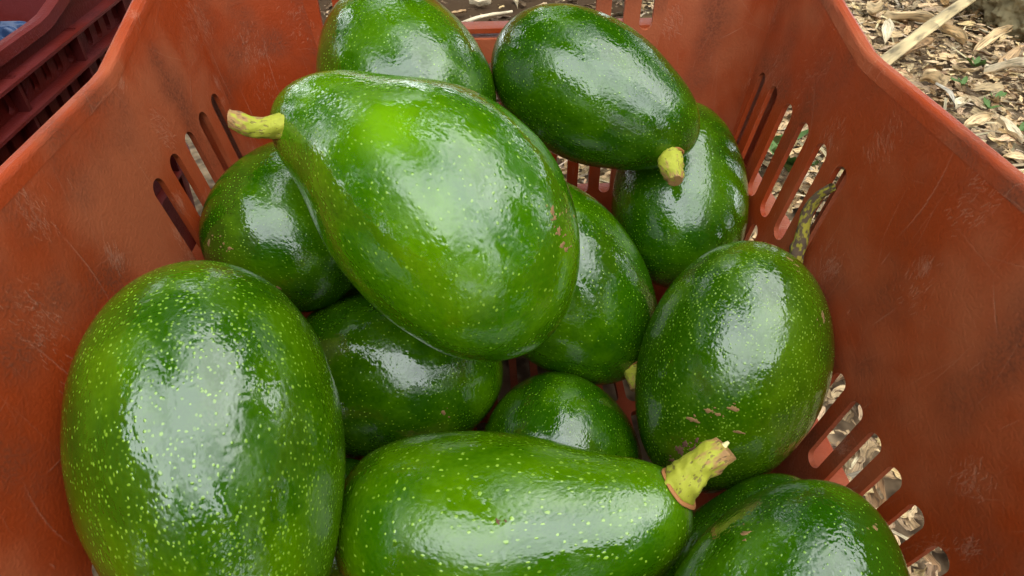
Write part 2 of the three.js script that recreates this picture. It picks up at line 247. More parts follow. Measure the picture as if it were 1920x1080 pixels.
{
  const sideSlots = [], endSlots = [];
  for (let k = -14; k <= 14; k++) { sideSlots.push([k * 0.0128, 0.2210, 0.2345, 0.0062]); sideSlots.push([k * 0.0128, 0.172, 0.2135, 0.0052]); }
  makeCrate(crate2, darkPlastic, { hx: 0.18, hz: 0.26, rc: 0.05, rim: 0.25, rise: 0.021, ramp0: 0.103, ramp1: 0.198, bottom: 0.012, sideSlots, endSlots, handle: [0.075, 0.158, 0.198], rails: [0.2365, 0.2185, 0.165, 0.10, 0.02], railOut: 0.0105, ribs: [-0.186, -0.122, -0.058, 0.006, 0.070, 0.134, 0.198], rimSlim: true });
  for (const side of [-1, 1]) { const T6 = Math.tan(6 * Math.PI / 180), g = grid(1, 1, (u, v) => { const y = mix(0.02, 0.244, v); return [side * (0.18 - (0.25 - y) * T6 - 0.006), y, mix(-0.2, 0.2, u)]; }, (u, v) => [u, v * 0.6]); part('inner_liner', g, darkPlastic, crate2); }
}

// ---------------------------------------------------------------- avocados
const FRUIT = {
  1: { C: [-0.0382, 0.2069, -0.2278], ax: [-0.7074, 0.3435, -0.6178], L: 0.1747, D: 0.1075, a: 0.172, p: 1.067, n: 0.127, b: [-0.0399, -0.0315, 0.0282] },
  2: { C: [-0.0565, 0.2075, -0.3524], ax: [-0.356, 0.3572, -0.8635], L: 0.1369, D: 0.1041, a: 0.157, p: 0.929, n: 0.006, b: [0.0017, 0.0006, -0.0004] },
  3: { C: [0.059, 0.2061, -0.3344], ax: [0.7595, -0.1928, 0.6213], L: 0.1394, D: 0.0848, a: 0.109, p: 1.003, n: 0.045, b: [0.0065, 0.0065, -0.0059] },
  4: { C: [0.124, 0.1351, -0.3246], ax: [0.0759, 0.6536, -0.753], L: 0.1283, D: 0.0897, a: 0.103, p: 0.915, n: -0.009, b: [0.0058, -0.0001, 0.0005] },
  5: { C: [-0.1211, 0.1543, -0.2828], ax: [0.3171, 0.4537, -0.8328], L: 0.1054, D: 0.0941, a: 0.134, p: 0.940, n: 0.002, b: [0.0001, 0, 0.0] },
  6: { C: [0.0376, 0.1153, -0.2624], ax: [0.6232, -0.5808, 0.5238], L: 0.1429, D: 0.1019, a: 0.114, p: 0.909, n: -0.010, b: [-0.0006, -0.0003, 0.0003] },
  7: { C: [0.1168, 0.1194, -0.1877], ax: [-0.3, -0.8007, 0.5186], L: 0.1387, D: 0.0941, a: 0.033, p: 1.010, n: 0.009, b: [-0.0233, 0.0048, -0.006] },
  8: { C: [-0.0696, 0.0789, -0.2274], ax: [0.9764, 0.1489, 0.1563], L: 0.1372, D: 0.1027, a: 0.095, p: 0.914, n: -0.034, b: [0.0, 0.0021, -0.002] },
  9: { C: [0.0304, 0.0592, -0.1754], ax: [0.8637, -0.4326, 0.2587], L: 0.0954, D: 0.0936, a: 0.139, p: 0.957, n: -0.002, b: [-0.0003, -0.0004, 0.0004] },
  10: { C: [-0.004, 0.1108, -0.113], ax: [0.9456, 0.2856, 0.156], L: 0.1590, D: 0.0906, a: 0.240, p: 0.816, n: 0.089, b: [-0.0054, 0.0383, -0.0375] },
  11: { C: [-0.1185, 0.1561, -0.1275], ax: [0.2188, -0.5424, 0.8111], L: 0.1641, D: 0.0989, a: 0.124, p: 0.996, n: 0.044, b: [0.0034, 0.0007, -0.0005] },
  12: { C: [0.0816, 0.1354, -0.0478], ax: [-0.4865, -0.5488, 0.6797], L: 0.1355, D: 0.0800, a: -0.055, p: 1.010, n: -0.022, b: [0.0089, -0.0033, 0.0037] },
  13: { C: [0.1068, 0.0705, -0.0910], ax: [0.4871, 0.6831, -0.5442], L: 0.1240, D: 0.0880, a: 0.166, p: 0.949, n: 0.057, b: [-0.0038, 0.0014, -0.0016] },
  14: { C: [-0.0724, 0.0819, -0.3304], ax: [0.9906, 0.0989, 0.0948], L: 0.1345, D: 0.0998, a: 0.117, p: 0.922, n: -0.000, b: [0, 0.0007, -0.0007] },
  16: { C: [-0.1027, 0.0563, -0.1418], ax: [-0.8440, 0.3820, 0.3765], L: 0.0899, D: 0.0720, a: 0.05, p: 1, n: 0, b: [0, 0, 0] },
};
function fruitSurface(f, seed) {                                    // local frame: y along the axis, stem end at +y
  const ax = new THREE.Vector3(...f.ax).normalize(), q = new THREE.Quaternion().setFromUnitVectors(new THREE.Vector3(0, 1, 0), ax);
  const bend = new THREE.Vector3(...f.b).applyQuaternion(q.clone().invert()).multiplyScalar(f.L);
  const shape = (th) => { const c = Math.cos(th); return Math.pow(Math.max(Math.sin(th), 0), f.p) * (1 - f.a * c) * (1 - f.n * Math.exp(-(((c - 0.55) / 0.3) ** 2))); };
  let rmax = 0; for (let k = 0; k <= 180; k++) { const th = k / 180 * Math.PI; rmax = Math.max(rmax, shape(th)); }
  const radius = (th) => f.D / 2 * shape(th) / rmax;
  const at = (th, ph) => {
    const c = Math.cos(th), r = radius(th), k = c * c - 1 / 3;
    const nx = Math.cos(ph) * Math.sin(th), nz = Math.sin(ph) * Math.sin(th);
    const lump = 1 + 0.030 * (fbm(nx * 1.7 + seed * 9.1, c * 2 + 5, nz * 1.7 + seed, 2) - 0.5) + 0.010 * (noise(nx * 5 + seed, c * 6, nz * 5) - 0.5);
    return new THREE.Vector3(r * Math.cos(ph) * lump + bend.x * k, f.L / 2 * c + bend.y * k, r * Math.sin(ph) * lump + bend.z * k);
  };
  return { at, radius, q, L: f.L, D: f.D };
}
const NW = 1536, NH = 1024;
function skinMaterial(seed, o) {
  const r = rng(seed * 77 + 5), col = new Uint8Array(NW * NH * 4), hgt = new Uint8Array(NW * NH * 4), rgh = new Uint8Array(NW * NH * 4);
  const dot = new Float32Array(NW * NH), circ = Math.PI * 0.1, arc = 0.2;    // metres round and along a typical fruit
  const cells = new Map(), minD = o.gap;
  let placed = 0;
  for (let tries = 0; tries < o.dots * 25 && placed < o.dots; tries++) {
    const v = Math.acos(1 - 2 * r()) / Math.PI, u = r(), s = Math.max(0.12, Math.sin(v * Math.PI)), X = u * circ * s, Y = v * arc;
    const clump = fbm(u * 9, v * 6, seed, 2); if (r() > smooth(0.2, 0.6, clump) + 0.25) continue;
    const ci = Math.floor(X / minD), cj = Math.floor(Y / minD); let ok = true;
    for (let a = -1; a <= 1 && ok; a++) for (let b = -1; b <= 1; b++) { const w = cells.get((ci + a) * 4096 + cj + b); if (w && Math.hypot(w[0] - X, w[1] - Y) < minD) { ok = false; break; } }
    if (!ok) continue;
    cells.set(ci * 4096 + cj, [X, Y]); placed++;
    const R = o.size * (0.70 + 0.70 * r() * r() + 0.15 * r()), br = 0.25 + 0.75 * r(), ru = R / (circ * s) * NW, rv = R / arc * NH, e = 0.75 + 0.5 * r();
    const px = u * NW, py = v * NH;
    for (let j = Math.floor(py - rv * 2); j <= py + rv * 2; j++) { if (j < 0 || j >= NH) continue; for (let i = Math.floor(px - ru * 2); i <= px + ru * 2; i++) {
      const d = Math.hypot((i - px) / ru * e, (j - py) / rv / e) + 0.5 * (noise(i * 0.35, j * 0.35, seed) - 0.5), w = br * (1 - smooth(0.55, 1.15, d)), q = j * NW + ((i % NW) + NW) % NW; if (w > dot[q]) dot[q] = w; } }
  }
  for (let j = 0; j < NH; j++) for (let i = 0; i < NW; i++) {
    const v = (j + 0.5) / NH, u = (i + 0.5) / NW, th = v * Math.PI, cx = Math.cos(u * 6.28318), cz = Math.sin(u * 6.28318), s = Math.sin(th);
    const X = cx * s * 0.05, Y = v * 0.2, Z = cz * s * 0.05, Q = 4 * (j * NW + i);
    const lo = fbm(X * 38 + seed * 3, Y * 38, Z * 38, 3), fine = fbm(X * 620 + seed, Y * 620, Z * 620, 2), mid = noise(X * 150, Y * 150 + seed * 5, Z * 150);
    let t = clamp(smooth(0.3, 0.72, lo) * 0.75 + 0.5 * (fine - 0.5) + 0.2 * (mid - 0.5));
    let c = [mix(o.dark[0], o.light[0], t), mix(o.dark[1], o.light[1], t), mix(o.dark[2], o.light[2], t)];
    if (o.patch) for (const [pu, pv, R] of o.patch) {                // pale yellow patch of skin with a mottled edge
      let du = Math.abs(u - pu); if (du > 0.5) du = 1 - du; const d = Math.hypot(du * circ * s, (v - pv) * arc) / R + 0.9 * (lo - 0.5) + 0.5 * (fine - 0.5) + 0.35 * (mid - 0.5), w = 0.72 * (1 - smooth(0.15, 1.2, d));
      c = [mix(c[0], 0.15, 0.9 * w), mix(c[1], 0.33, 0.9 * w), mix(c[2], 0.003, w)];
    }
    const w = dot[j * NW + i], dc = o.dotColor;
    for (let k = 0; k < 3; k++) col[Q + k] = enc(mix(c[k], dc[k], w));
    col[Q + 3] = 255;
    const h = clamp(0.42 + 0.32 * (fine - 0.5) + 0.14 * (mid - 0.5) + 0.12 * w); hgt[Q] = hgt[Q + 1] = hgt[Q + 2] = 255 * h; hgt[Q + 3] = 255;
    const wax = smooth(0.50, 0.56, fbm(X * 110 + 31 + seed, Y * 60, Z * 110, 5)), rr = clamp(o.rough + 0.12 * wax + 0.12 * (fine - 0.5) + 0.1 * w, 0.06, 1); rgh[Q] = rgh[Q + 1] = rgh[Q + 2] = 255 * rr; rgh[Q + 3] = 255;
  }
  return new THREE.MeshPhysicalMaterial({ map: texture(NW, NH, col, true), bumpMap: texture(NW, NH, hgt), bumpScale: 0.00055, roughnessMap: texture(NW, NH, rgh), roughness: 1, ior: 1.66 });
}
const stemMap = (() => { const N = 256, d = new Uint8Array(N * N * 4); for (let j = 0; j < N; j++) for (let i = 0; i < N; i++) { const u = i / N * 6.283, v = j / N, x = Math.cos(u) * 1.3, z = Math.sin(u) * 1.3, a = fbm(x * 1.6 + 3, v * 5, z * 1.6, 4), b = fbm(x * 5, v * 14 + 4, z * 5, 3), o = 4 * (j * N + i); let c = [0.30, 0.31, 0.018]; const br = smooth(0.50, 0.66, a + (v - 0.45) * 0.55), sp = smooth(0.62, 0.72, b); c = [mix(c[0], 0.29, br), mix(c[1], 0.155, br), mix(c[2], 0.05, br)].map((q, k) => mix(q, [0.10, 0.06, 0.02][k], sp * 0.7)); c.forEach((q, k) => { d[o + k] = enc(q * (0.85 + 0.3 * b)); }); d[o + 3] = 255; } return texture(N, N, d, true); })();
const stemMaterial = new THREE.MeshStandardMaterial({ map: stemMap, bumpMap: stemMap, bumpScale: 0.0012, roughness: 0.75 });
const collarMaterial = new THREE.MeshStandardMaterial({ color: new THREE.Color().setRGB(0.30, 0.12, 0.03), roughness: 0.8 });
const scabMaterial = new THREE.MeshStandardMaterial({ color: new THREE.Color().setRGB(0.19, 0.105, 0.035), roughness: 0.9 });
const darkScabMaterial = new THREE.MeshStandardMaterial({ color: new THREE.Color().setRGB(0.12, 0.055, 0.028), roughness: 0.9 });
const cutMaterial = new THREE.MeshStandardMaterial({ color: new THREE.Color().setRGB(0.62, 0.54, 0.24), roughness: 0.8 });

const fruits = {};
function buildFruit(k) {
  const f = FRUIT[k], S = fruitSurface(f, k), root = thing('avocado', FRUIT_LABEL[k], 'avocado', 'avocados in the red crate');
  root.position.set(...f.C); root.quaternion.copy(S.q); root.updateMatrixWorld();
  const nu = 120, nv = 84, g = grid(nu, nv, (u, v) => S.at(v * Math.PI, u * 2 * Math.PI), (u, v) => [u, v], true);
  S.root = root; S.geometry = g;
  S.find = (px, py) => {                                             // surface parameters of the point of this fruit that a pixel looks at
    let best = null, bd = 1e9; const P = g.attributes.position, Nn = g.attributes.normal, w = new THREE.Vector3(), n = new THREE.Vector3();
    for (let i = 0; i < P.count; i++) { w.fromBufferAttribute(P, i).applyMatrix4(root.matrixWorld); n.fromBufferAttribute(Nn, i).applyQuaternion(root.quaternion); if (n.dot(w.clone().sub(camera.position)) > 0) continue; const p = toPixel(w), d = (p[0] - px) ** 2 + (p[1] - py) ** 2; if (d < bd) { bd = d; best = i; } }
    const iu = best % (nu + 1), iv = Math.floor(best / (nu + 1)); return { u: iu / nu, v: iv / nv, th: iv / nv * Math.PI, ph: iu / nu * 2 * Math.PI, depth: toPixel(w.fromBufferAttribute(P, best).applyMatrix4(root.matrixWorld))[2] };
  };
  S.point = (th, ph, lift) => { const e = 0.01, a = S.at(th, ph), n = S.at(th + e, ph).sub(a).cross(S.at(th, ph + e).sub(a)).normalize(); if (n.dot(a) < 0) n.negate(); return a.addScaledVector(n, lift); };
  fruits[k] = S;
}
const FRUIT_LABEL = {
  1: 'bright pear-shaped avocado with a pale yellow patch, on top of the pile',
  2: 'rounded green avocado against the end wall, just behind the topmost pear-shaped avocado',
  3: 'smooth green avocado with a short cut green stem, lying by the slotted end wall',
  4: 'green avocado standing under the short-stemmed avocado beside the upper slots of the wall',
  5: 'small dark green avocado wedged under the stem of the topmost avocado, against the crate wall',
  6: 'green avocado half hidden under the fat end of the topmost pear-shaped avocado',
  7: 'dark green speckled egg-shaped avocado with brown scab marks leaning on the slotted wall',
  8: 'green avocado low in the pile, between the topmost avocado and the stemmed lying one',
  9: 'small dark avocado deep in the gap behind the lying avocado with the thick stem',
  10: 'green pear-shaped avocado lying on its side with a thick broken yellow stem',
  11: 'very large heavily speckled green avocado leaning on the plain crate wall',
  12: 'smooth rounded green avocado beside the lower row of slots, base up',
  13: 'green avocado mostly hidden under the scabbed egg-shaped one and the base-up one',
  16: 'small green avocado hidden under the very large heavily speckled one',
  14: 'buried green avocado at the bottom under the ones by the end wall',
};
for (const k of Object.keys(FRUIT)) buildFruit(+k);
{
  const p1 = fruits[1].find(732, 236);
  const yellow = [0.18, 0.32, 0.02];
  const skins = {
    top: skinMaterial(1, { dots: 2100, gap: 0.0019, size: 0.00047, dark: [0.028, 0.100, 0.0004], light: [0.084, 0.196, 0.0004], dotColor: yellow, rough: 0.09, patch: [[p1.u, p1.v, 0.0150]] }),
    fine: skinMaterial(2, { dots: 2900, gap: 0.0016, size: 0.00039, dark: [0.014, 0.058, 0.0004], light: [0.050, 0.132, 0.0004], dotColor: yellow, rough: 0.08 }),
    dense: skinMaterial(3, { dots: 5600, gap: 0.0011, size: 0.00046, dark: [0.018, 0.066, 0.0004], light: [0.060, 0.140, 0.0004], dotColor: yellow, rough: 0.09 }),
    coarse: skinMaterial(4, { dots: 1500, gap: 0.0024, size: 0.00066, dark: [0.023, 0.082, 0.0004], light: [0.068, 0.158, 0.0004], dotColor: [0.22, 0.37, 0.03], rough: 0.09 }),
  };
  const use = { 1: 'top', 2: 'fine', 3: 'fine', 4: 'fine', 5: 'fine', 6: 'fine', 7: 'dense', 8: 'fine', 9: 'fine', 10: 'coarse', 11: 'dense', 12: 'fine', 13: 'fine', 14: 'fine', 16: 'fine' };
  const tint = { 2: [1.05, 1.05, 1], 4: [0.95, 1, 1], 6: [1.15, 1.1, 1], 7: [0.9, 0.88, 1], 8: [1.1, 1.08, 1], 12: [0.9, 0.95, 1] };
  for (const k in use) { let m = skins[use[k]]; if (tint[k]) { m = m.clone(); m.color.setRGB(...tint[k]); } part('skin', fruits[k].geometry, m, fruits[k].root); }
}
// stems: base pixel on the fruit, tip pixel, how much nearer the tip is, radii along the stem
function stem(k, base, tip, nearer, radii, snapped) {
  const S = fruits[k], b = S.find(...base), inv = S.root.matrixWorld.clone().invert();
  const B = S.point(b.th, b.ph, -0.003), T = atDepth(tip[0], tip[1], b.depth - nearer).applyMatrix4(inv);
  const d = T.clone().sub(B), len = d.length(); d.normalize();
  const x = new THREE.Vector3(0, 0, 1).cross(d).normalize(), y = d.clone().cross(x), bow = x.clone().multiplyScalar(len * 0.09);
  const rAt = (v) => { const n = radii.length - 1, i = Math.min(n - 1, Math.floor(v * n)), t = v * n - i; return mix(radii[i], radii[i + 1], t * t * (3 - 2 * t)); };
  const centre = (v) => B.clone().addScaledVector(d, v * len).addScaledVector(bow, Math.sin(v * Math.PI));
  const g = grid(28, 30, (u, v) => { const a = u * 6.28318, vv = Math.min(1, v * 1.12), cap = v > 0.9 ? Math.sqrt(Math.max(0, 1 - ((v - 0.9) / 0.1) ** 2)) : 1; const r = rAt(vv) * cap * (1 + 0.34 * (noise(Math.cos(a) * 1.5 + k, vv * 6, Math.sin(a) * 1.5) - 0.5) + 0.16 * (noise(Math.cos(a) * 4 + k, vv * 14, Math.sin(a) * 4) - 0.5) + 0.08 * (noise(Math.cos(a) * 9 + k, vv * 6, Math.sin(a) * 9) - 0.5)); return centre(vv).addScaledVector(x, r * Math.cos(a)).addScaledVector(y, r * Math.sin(a)); }, (u, v) => [u, v], true);
  const st = part('stem', g, stemMaterial, S.root);
  const n = S.point(b.th, b.ph, 0.01).sub(S.point(b.th, b.ph, 0)).normalize(), cx = d.clone().addScaledVector(n, -d.dot(n)).normalize(), cy = n.clone().cross(cx), O = S.point(b.th, b.ph, -0.0002);
  const cg = grid(36, 8, (u, v) => { const a = u * 6.28318, c = v * 6.28318, r0 = rAt(0.08) * 1.10 + 0.0009 * Math.cos(c) + 0.0012 * (noise(Math.cos(a) * 2 + 5, k, Math.sin(a) * 2) - 0.5), h = -0.5 * r0 * r0 / (S.D * 0.35) + 0.0007 * Math.sin(c); return O.clone().addScaledVector(n, h).addScaledVector(cx, r0 * Math.cos(a)).addScaledVector(cy, r0 * Math.sin(a)); }, null, true);
  if (k !== 1) part('stem_collar', cg, collarMaterial, st);
  if (snapped) {                                                     // torn pale fibre at the broken end
    const e = new THREE.CylinderGeometry(0.0006, 0.0017, 0.004, 7, 2); e.applyQuaternion(new THREE.Quaternion().setFromUnitVectors(new THREE.Vector3(0, 1, 0), d)); const c = centre(1.02).addScaledVector(x, snapped * rAt(1) * 0.5); e.translate(c.x, c.y, c.z);
    part('torn_fibre', e, cutMaterial, st);
  }
}
stem(1, [522, 236], [430, 222], 0.004, [0.0062, 0.0056, 0.0046, 0.0044, 0.0050, 0.0042]);
stem(3, [1260, 294], [1267, 340], 0.010, [0.0058, 0.0066, 0.0064, 0.0058, 0.0040]);
stem(10, [1278, 912], [1362, 840], 0.004, [0.0080, 0.0077, 0.0064, 0.0058, 0.0060, 0.0050], 1);
stem(6, [1192, 690], [1196, 730], 0.006, [0.0055, 0.0055, 0.0048, 0.0042]);
// scabs: small raised corky flakes that follow the skin
function scab(k, px, py, mm, stretch, turn, material, seed) {
  mm *= 1.45; const S = fruits[k], c = S.find(px, py), r = rng(seed), n = 22, rad = S.radius(c.th), per = S.L / 2 * 1.1;
  const ring = (f, lift) => Array.from({ length: n }, (_, i) => { const a = i / n * 6.283, q = f * mm / 1000 * (0.25 + 1.2 * noise(Math.cos(a) * 2.6 + seed * 3, Math.sin(a) * 2.6, seed)); const X = q * Math.cos(a) * stretch, Y = q * Math.sin(a) / stretch, ct = Math.cos(turn), sn = Math.sin(turn); return S.point(c.th + (X * sn + Y * ct) / per, c.ph + (X * ct - Y * sn) / rad, lift); });
  const A = ring(1, -0.0002), B = ring(0.75, 0.00012 + 0.0001 * r()), M = S.point(c.th, c.ph, 0.00012), pos = [], idx = [];
  for (const P of [...A, ...B, M]) pos.push(P.x, P.y, P.z);
  for (let i = 0; i < n; i++) { const j = (i + 1) % n; idx.push(i, j, n + i, j, n + j, n + i, n + i, n + j, 2 * n); }
  const g = new THREE.BufferGeometry(); g.setAttribute('position', new THREE.Float32BufferAttribute(pos, 3)); g.setIndex(idx); g.computeVertexNormals();
  part('scab', g, material, S.root);
  if (mm > 1) for (let q = 0; q < 2; q++) { const a = r() * 6.28, d = 6 + 9 * r(); scab(k, px + d * Math.cos(a), py + d * Math.sin(a), 0.25 + 0.3 * r(), 1 + 0.5 * r(), r() * 3, material, seed + 100 + q); }
}
{
  let s = 1;
  for (const [x, y, m, st, t] of [[1036, 398, 1.5, 1.3, 1.2], [1040, 410, 1.1, 1.2, 0.2], [1047, 430, 1.4, 1.4, 1.3], [1052, 455, 1.3, 1.2, 0.6], [1056, 466, 1.0, 1.2, 2], [1044, 440, 0.8, 1, 0], [1062, 400, 0.8, 1.2, 0.9], [1066, 466, 0.7, 1.2, 1]]) scab(1, x, y, m, st, t, scabMaterial, s++);
  for (const [x, y, m, st, t] of [[1302, 786, 1.6, 1.4, 0.3], [1330, 774, 1.5, 1.1, 1.2], [1348, 776, 0.9, 1.3, 0.5], [1378, 764, 1.5, 1.3, 0.4], [1383, 808, 1.3, 1.9, 0.1], [1544, 592, 1.6, 1.1, 1.4], [1545, 606, 1.0, 1, 0], [1480, 486, 1.3, 1.5, 2.4], [1496, 497, 0.9, 1.3, 2.4]]) scab(7, x, y, m, st, t, scabMaterial, s++);
  for (const [x, y, m, st, t] of [[1272, 846, 2.3, 1.2, 1.4], [1264, 862, 1.9, 1.2, 0.4], [1284, 836, 1.6, 1.4, 1.5], [1303, 838, 1.8, 1.6, 1.4], [1306, 826, 1.2, 1.5, 1.5], [1292, 852, 2.0, 1.2, 0.1], [1324, 842, 1.7, 1.4, 1.4], [1338, 838, 1.3, 1.2, 1], [1260, 876, 1.5, 1.2, 0.9]]) scab(7, x, y, m, st, t, darkScabMaterial, s++);
  for (const [x, y, m, st, t] of [[428, 465, 1.2, 1.3, 0.3], [418, 458, 0.8, 1, 0], [520, 538, 1.4, 1.1, 1], [392, 452, 1.4, 1.3, 1]]) scab(5, x, y, m, st, t, scabMaterial, s++);
  for (const [x, y, m, st, t] of [[832, 776, 1.2, 1.2, 0.4]]) scab(8, x, y, m, st, t, scabMaterial, s++);
  for (const [x, y, m, st, t] of [[938, 982, 0.9, 1.1, 0.4]]) scab(10, x, y, m, st, t, darkScabMaterial, s++);
  for (const [x, y, m, st, t] of [[1394, 1000, 1.1, 1.6, 0.8], [1640, 990, 0.9, 1, 0]]) scab(12, x, y, m, st, t, scabMaterial, s++);
}

// ---------------------------------------------------------------- litter on the ground
const blocked = (x, z) => (Math.abs(x) < 0.20 && Math.abs(z + 0.17) < 0.29) || (Math.abs(x + 0.431) < 0.20 && Math.abs(z + 0.245) < 0.29);
function flake(seed, len, wid, curl, ragged, lobes = 0) {           // a dry leaf or a torn strip of one
  const r = rng(seed * 31 + 7), k0 = r() * 9, tw = (r() - 0.5) * 1.2;
  const g = grid(4, 8, (u, v) => {
    const w = wid * (lobes ? Math.pow(Math.sin(Math.PI * clamp(v * 0.96 + 0.02)), 0.7) : 0.75 + 0.25 * Math.sin(v * 3)) * (1 - ragged * (noise(v * 7 + k0, u > 0.5 ? 3 : 9, seed) - 0.2));
    const x = (u - 0.5) * w, z = (v - 0.5) * len, a = curl * (u - 0.5) * 2.2, b = tw * (v - 0.5);
    const y = wid * (0.5 * curl * (1 - Math.cos(a * 1.6)) + 0.25 * (noise(u * 2 + k0, v * 4, seed) - 0.5)) + len * 0.12 * curl * Math.sin(v * 3 + k0);
    return [x * Math.cos(b) - y * Math.sin(b), x * Math.sin(b) + y * Math.cos(b), z];
  });
  return g;
}
const flakeMat = (seed, tint) => { const N = 128, d = new Uint8Array(N * N * 4); for (let j = 0; j < N; j++) for (let i = 0; i < N; i++) { const u = i / N, v = j / N, o = 4 * (j * N + i), a = fbm(u * 5, v * 5, seed, 3), l = noise(u * 34, v * 3, seed + 4), vein = Math.abs(u - 0.5) < 0.022 ? 1.3 : 1, k = (0.55 + 0.6 * a + 0.3 * (l - 0.5)) * vein, sp = smooth(0.45, 0.85, fbm(u * 14, v * 6, seed + 9, 4)) * 0.7; tint.forEach((q, n) => { d[o + n] = enc(clamp(q * k * (1 - sp))); }); d[o + 3] = 255; } return new THREE.MeshStandardMaterial({ map: texture(N, N, d, true), roughness: 0.8, side: THREE.DoubleSide }); };
const tan = flakeMat(1, [0.74, 0.54, 0.29]), brown = flakeMat(2, [0.55, 0.35, 0.17]), pale = flakeMat(3, [0.76, 0.63, 0.41]), grey = flakeMat(4, [0.50, 0.44, 0.34]);
{
  const r = rng(99), e = new THREE.Euler(), q = new THREE.Quaternion(), M = new THREE.Matrix4(), kinds = [[flake(1, 0.044, 0.015, 0.35, 0.7), tan, 9000], [flake(2, 0.030, 0.012, 0.7, 0.7), brown, 7000], [flake(3, 0.060, 0.006, 0.6, 0.3), pale, 6000], [flake(4, 0.024, 0.014, 0.45, 0.9), tan, 14000], [flake(5, 0.048, 0.022, 1.0, 0.4, 1), brown, 700], [flake(6, 0.012, 0.006, 0.5, 0.8), tan, 30000]];
  kinds.forEach(([g, m, n], w) => {
    const im = new THREE.InstancedMesh(g, m, n); let c = 0; const col = new THREE.Color();
    while (c < n) {
      const near = r() < 0.82, x = near ? -0.3 + r() * 1.7 : -3 + r() * 6, z = near ? -1.7 + r() * 1.9 : -4 + r() * 6; if (blocked(x, z) || (soilAt(x, z) < 1 && r() < (w === 1 || w === 4 ? 0.35 : 0.93))) continue;
      e.set((r() - 0.5) * 0.7, r() * 6.28, (r() - 0.5) * 0.7); const s = 0.30 + 0.70 * r() * r() + 0.2 * r();
      M.compose(new THREE.Vector3(x, 0.003 + r() * 0.018, z), q.setFromEuler(e), new THREE.Vector3(s, s, s)); im.setMatrixAt(c, M);
      const t = (0.35 + 0.75 * r()) * (soilAt(x, z) < 1 && (w === 1 || w === 4) ? 0.35 : 1); im.setColorAt(c, col.setRGB(t, t * (0.9 + 0.1 * r()), t * (0.8 + 0.2 * r()))); c++;
    }
    stuff('leaf_litter' + (w ? '_' + String(w).padStart(3, '0') : ''), im, ['torn tan pieces of dry leaf covering the ground', 'curled brown scraps of dry leaf on the ground', 'thin pale dry straws strewn on the ground', 'short broken tan leaf chips on the ground', 'small whole brown dry leaves lying on the ground', 'fine pale crumbs of litter between the dry leaves'][w], 'leaf litter');
  });
}
function dryLeaf(px, py, len, wid, turn, tilt, mat, seed, label) {
  len *= 0.62; wid *= 0.58;
  const p = atGround(px, py, 0.022), m = meshThing('dry_leaf', flake(seed, len, wid, 0.7 + 0.4 * rng(seed)(), 0.35, 1), mat, label ?? `loose ${mat === tan ? 'tan' : mat === brown ? 'brown' : mat === pale ? 'pale' : 'grey'} dry curled leaf lying on the ground litter beyond the plain rim`, 'leaf', 'larger dry leaves on the litter');
  m.position.copy(p); m.rotation.set(tilt, turn, (rng(seed + 5)() - 0.5) * 0.7); return m;
}
[[1700, 40, 0.11, 0.040, 0.9, 0.2, tan], [1640, 20, 0.09, 0.04, 2.2, -0.2, tan], [1720, 95, 0.09, 0.036, 2.0, 0.1, brown], [1780, 70, 0.08, 0.03, 0.3, 0.4, tan], [1850, 85, 0.13, 0.032, -1.0, 0.1, tan], [1890, 110, 0.12, 0.030, -0.9, -0.1, brown], [1770, 180, 0.075, 0.022, 0.1, 0.2, grey], [1880, 135, 0.07, 0.04, 1.1, -0.2, pale], [1745, 160, 0.05, 0.04, 0.8, 0.1, tan], [1830, 230, 0.06, 0.03, 1.9, 0.3, tan], [1890, 250, 0.06, 0.028, 0.4, 0.1, pale], [1870, 190, 0.05, 0.03, 2.6, -0.3, tan], [1905, 300, 0.05, 0.02, 1.3, 0.1, tan], [1660, 60, 0.08, 0.03, 2.8, 0.3, pale], [1810, 130, 0.06, 0.025, 1.5, -0.2, tan], [1800, 200, 0.05, 0.03, 2.3, 0.2, pale]].forEach((a, i) => dryLeaf(...a, 40 + i));
[[900, 8, 0.06, 0.03, 1.3, 0.2, pale], [960, 5, 0.07, 0.03, 0.4, 0.1, pale], [860, 25, 0.05, 0.02, 2.2, 0.1, brown]].forEach((a, i) => dryLeaf(...a, 70 + i, 'dry leaf on dark soil seen through the handle hole of the crate'));
{ // pale split stick
  const A = atGround(1640, 130, 0.035), B = atGround(1905, -62, 0.045), d = B.clone().sub(A), len = d.length(); d.normalize();
  const up = new THREE.Vector3(0, 1, 0), sx = d.clone().cross(up).normalize(), sy = sx.clone().cross(d);
  const g = grid(12, 30, (u, v) => { const a = u * 6.283, r = (0.0095 - 0.001 * v) * (1 + 0.12 * (noise(Math.cos(a) * 2, v * 9, Math.sin(a) * 2) - 0.5)); return A.clone().addScaledVector(d, (v - 0.03) * len * 1.05).addScaledVector(sx, r * Math.cos(a) * 1.1).addScaledVector(sy, r * 0.55 * Math.sin(a) + 0.006 * Math.sin(v * 4)); }, (u, v) => [u * 0.5, v * 3], true);
  meshThing('dry_stick', g, flakeMat(8, [0.66, 0.50, 0.25]), 'long straight pale split stick lying across the dry litter', 'stick');
}
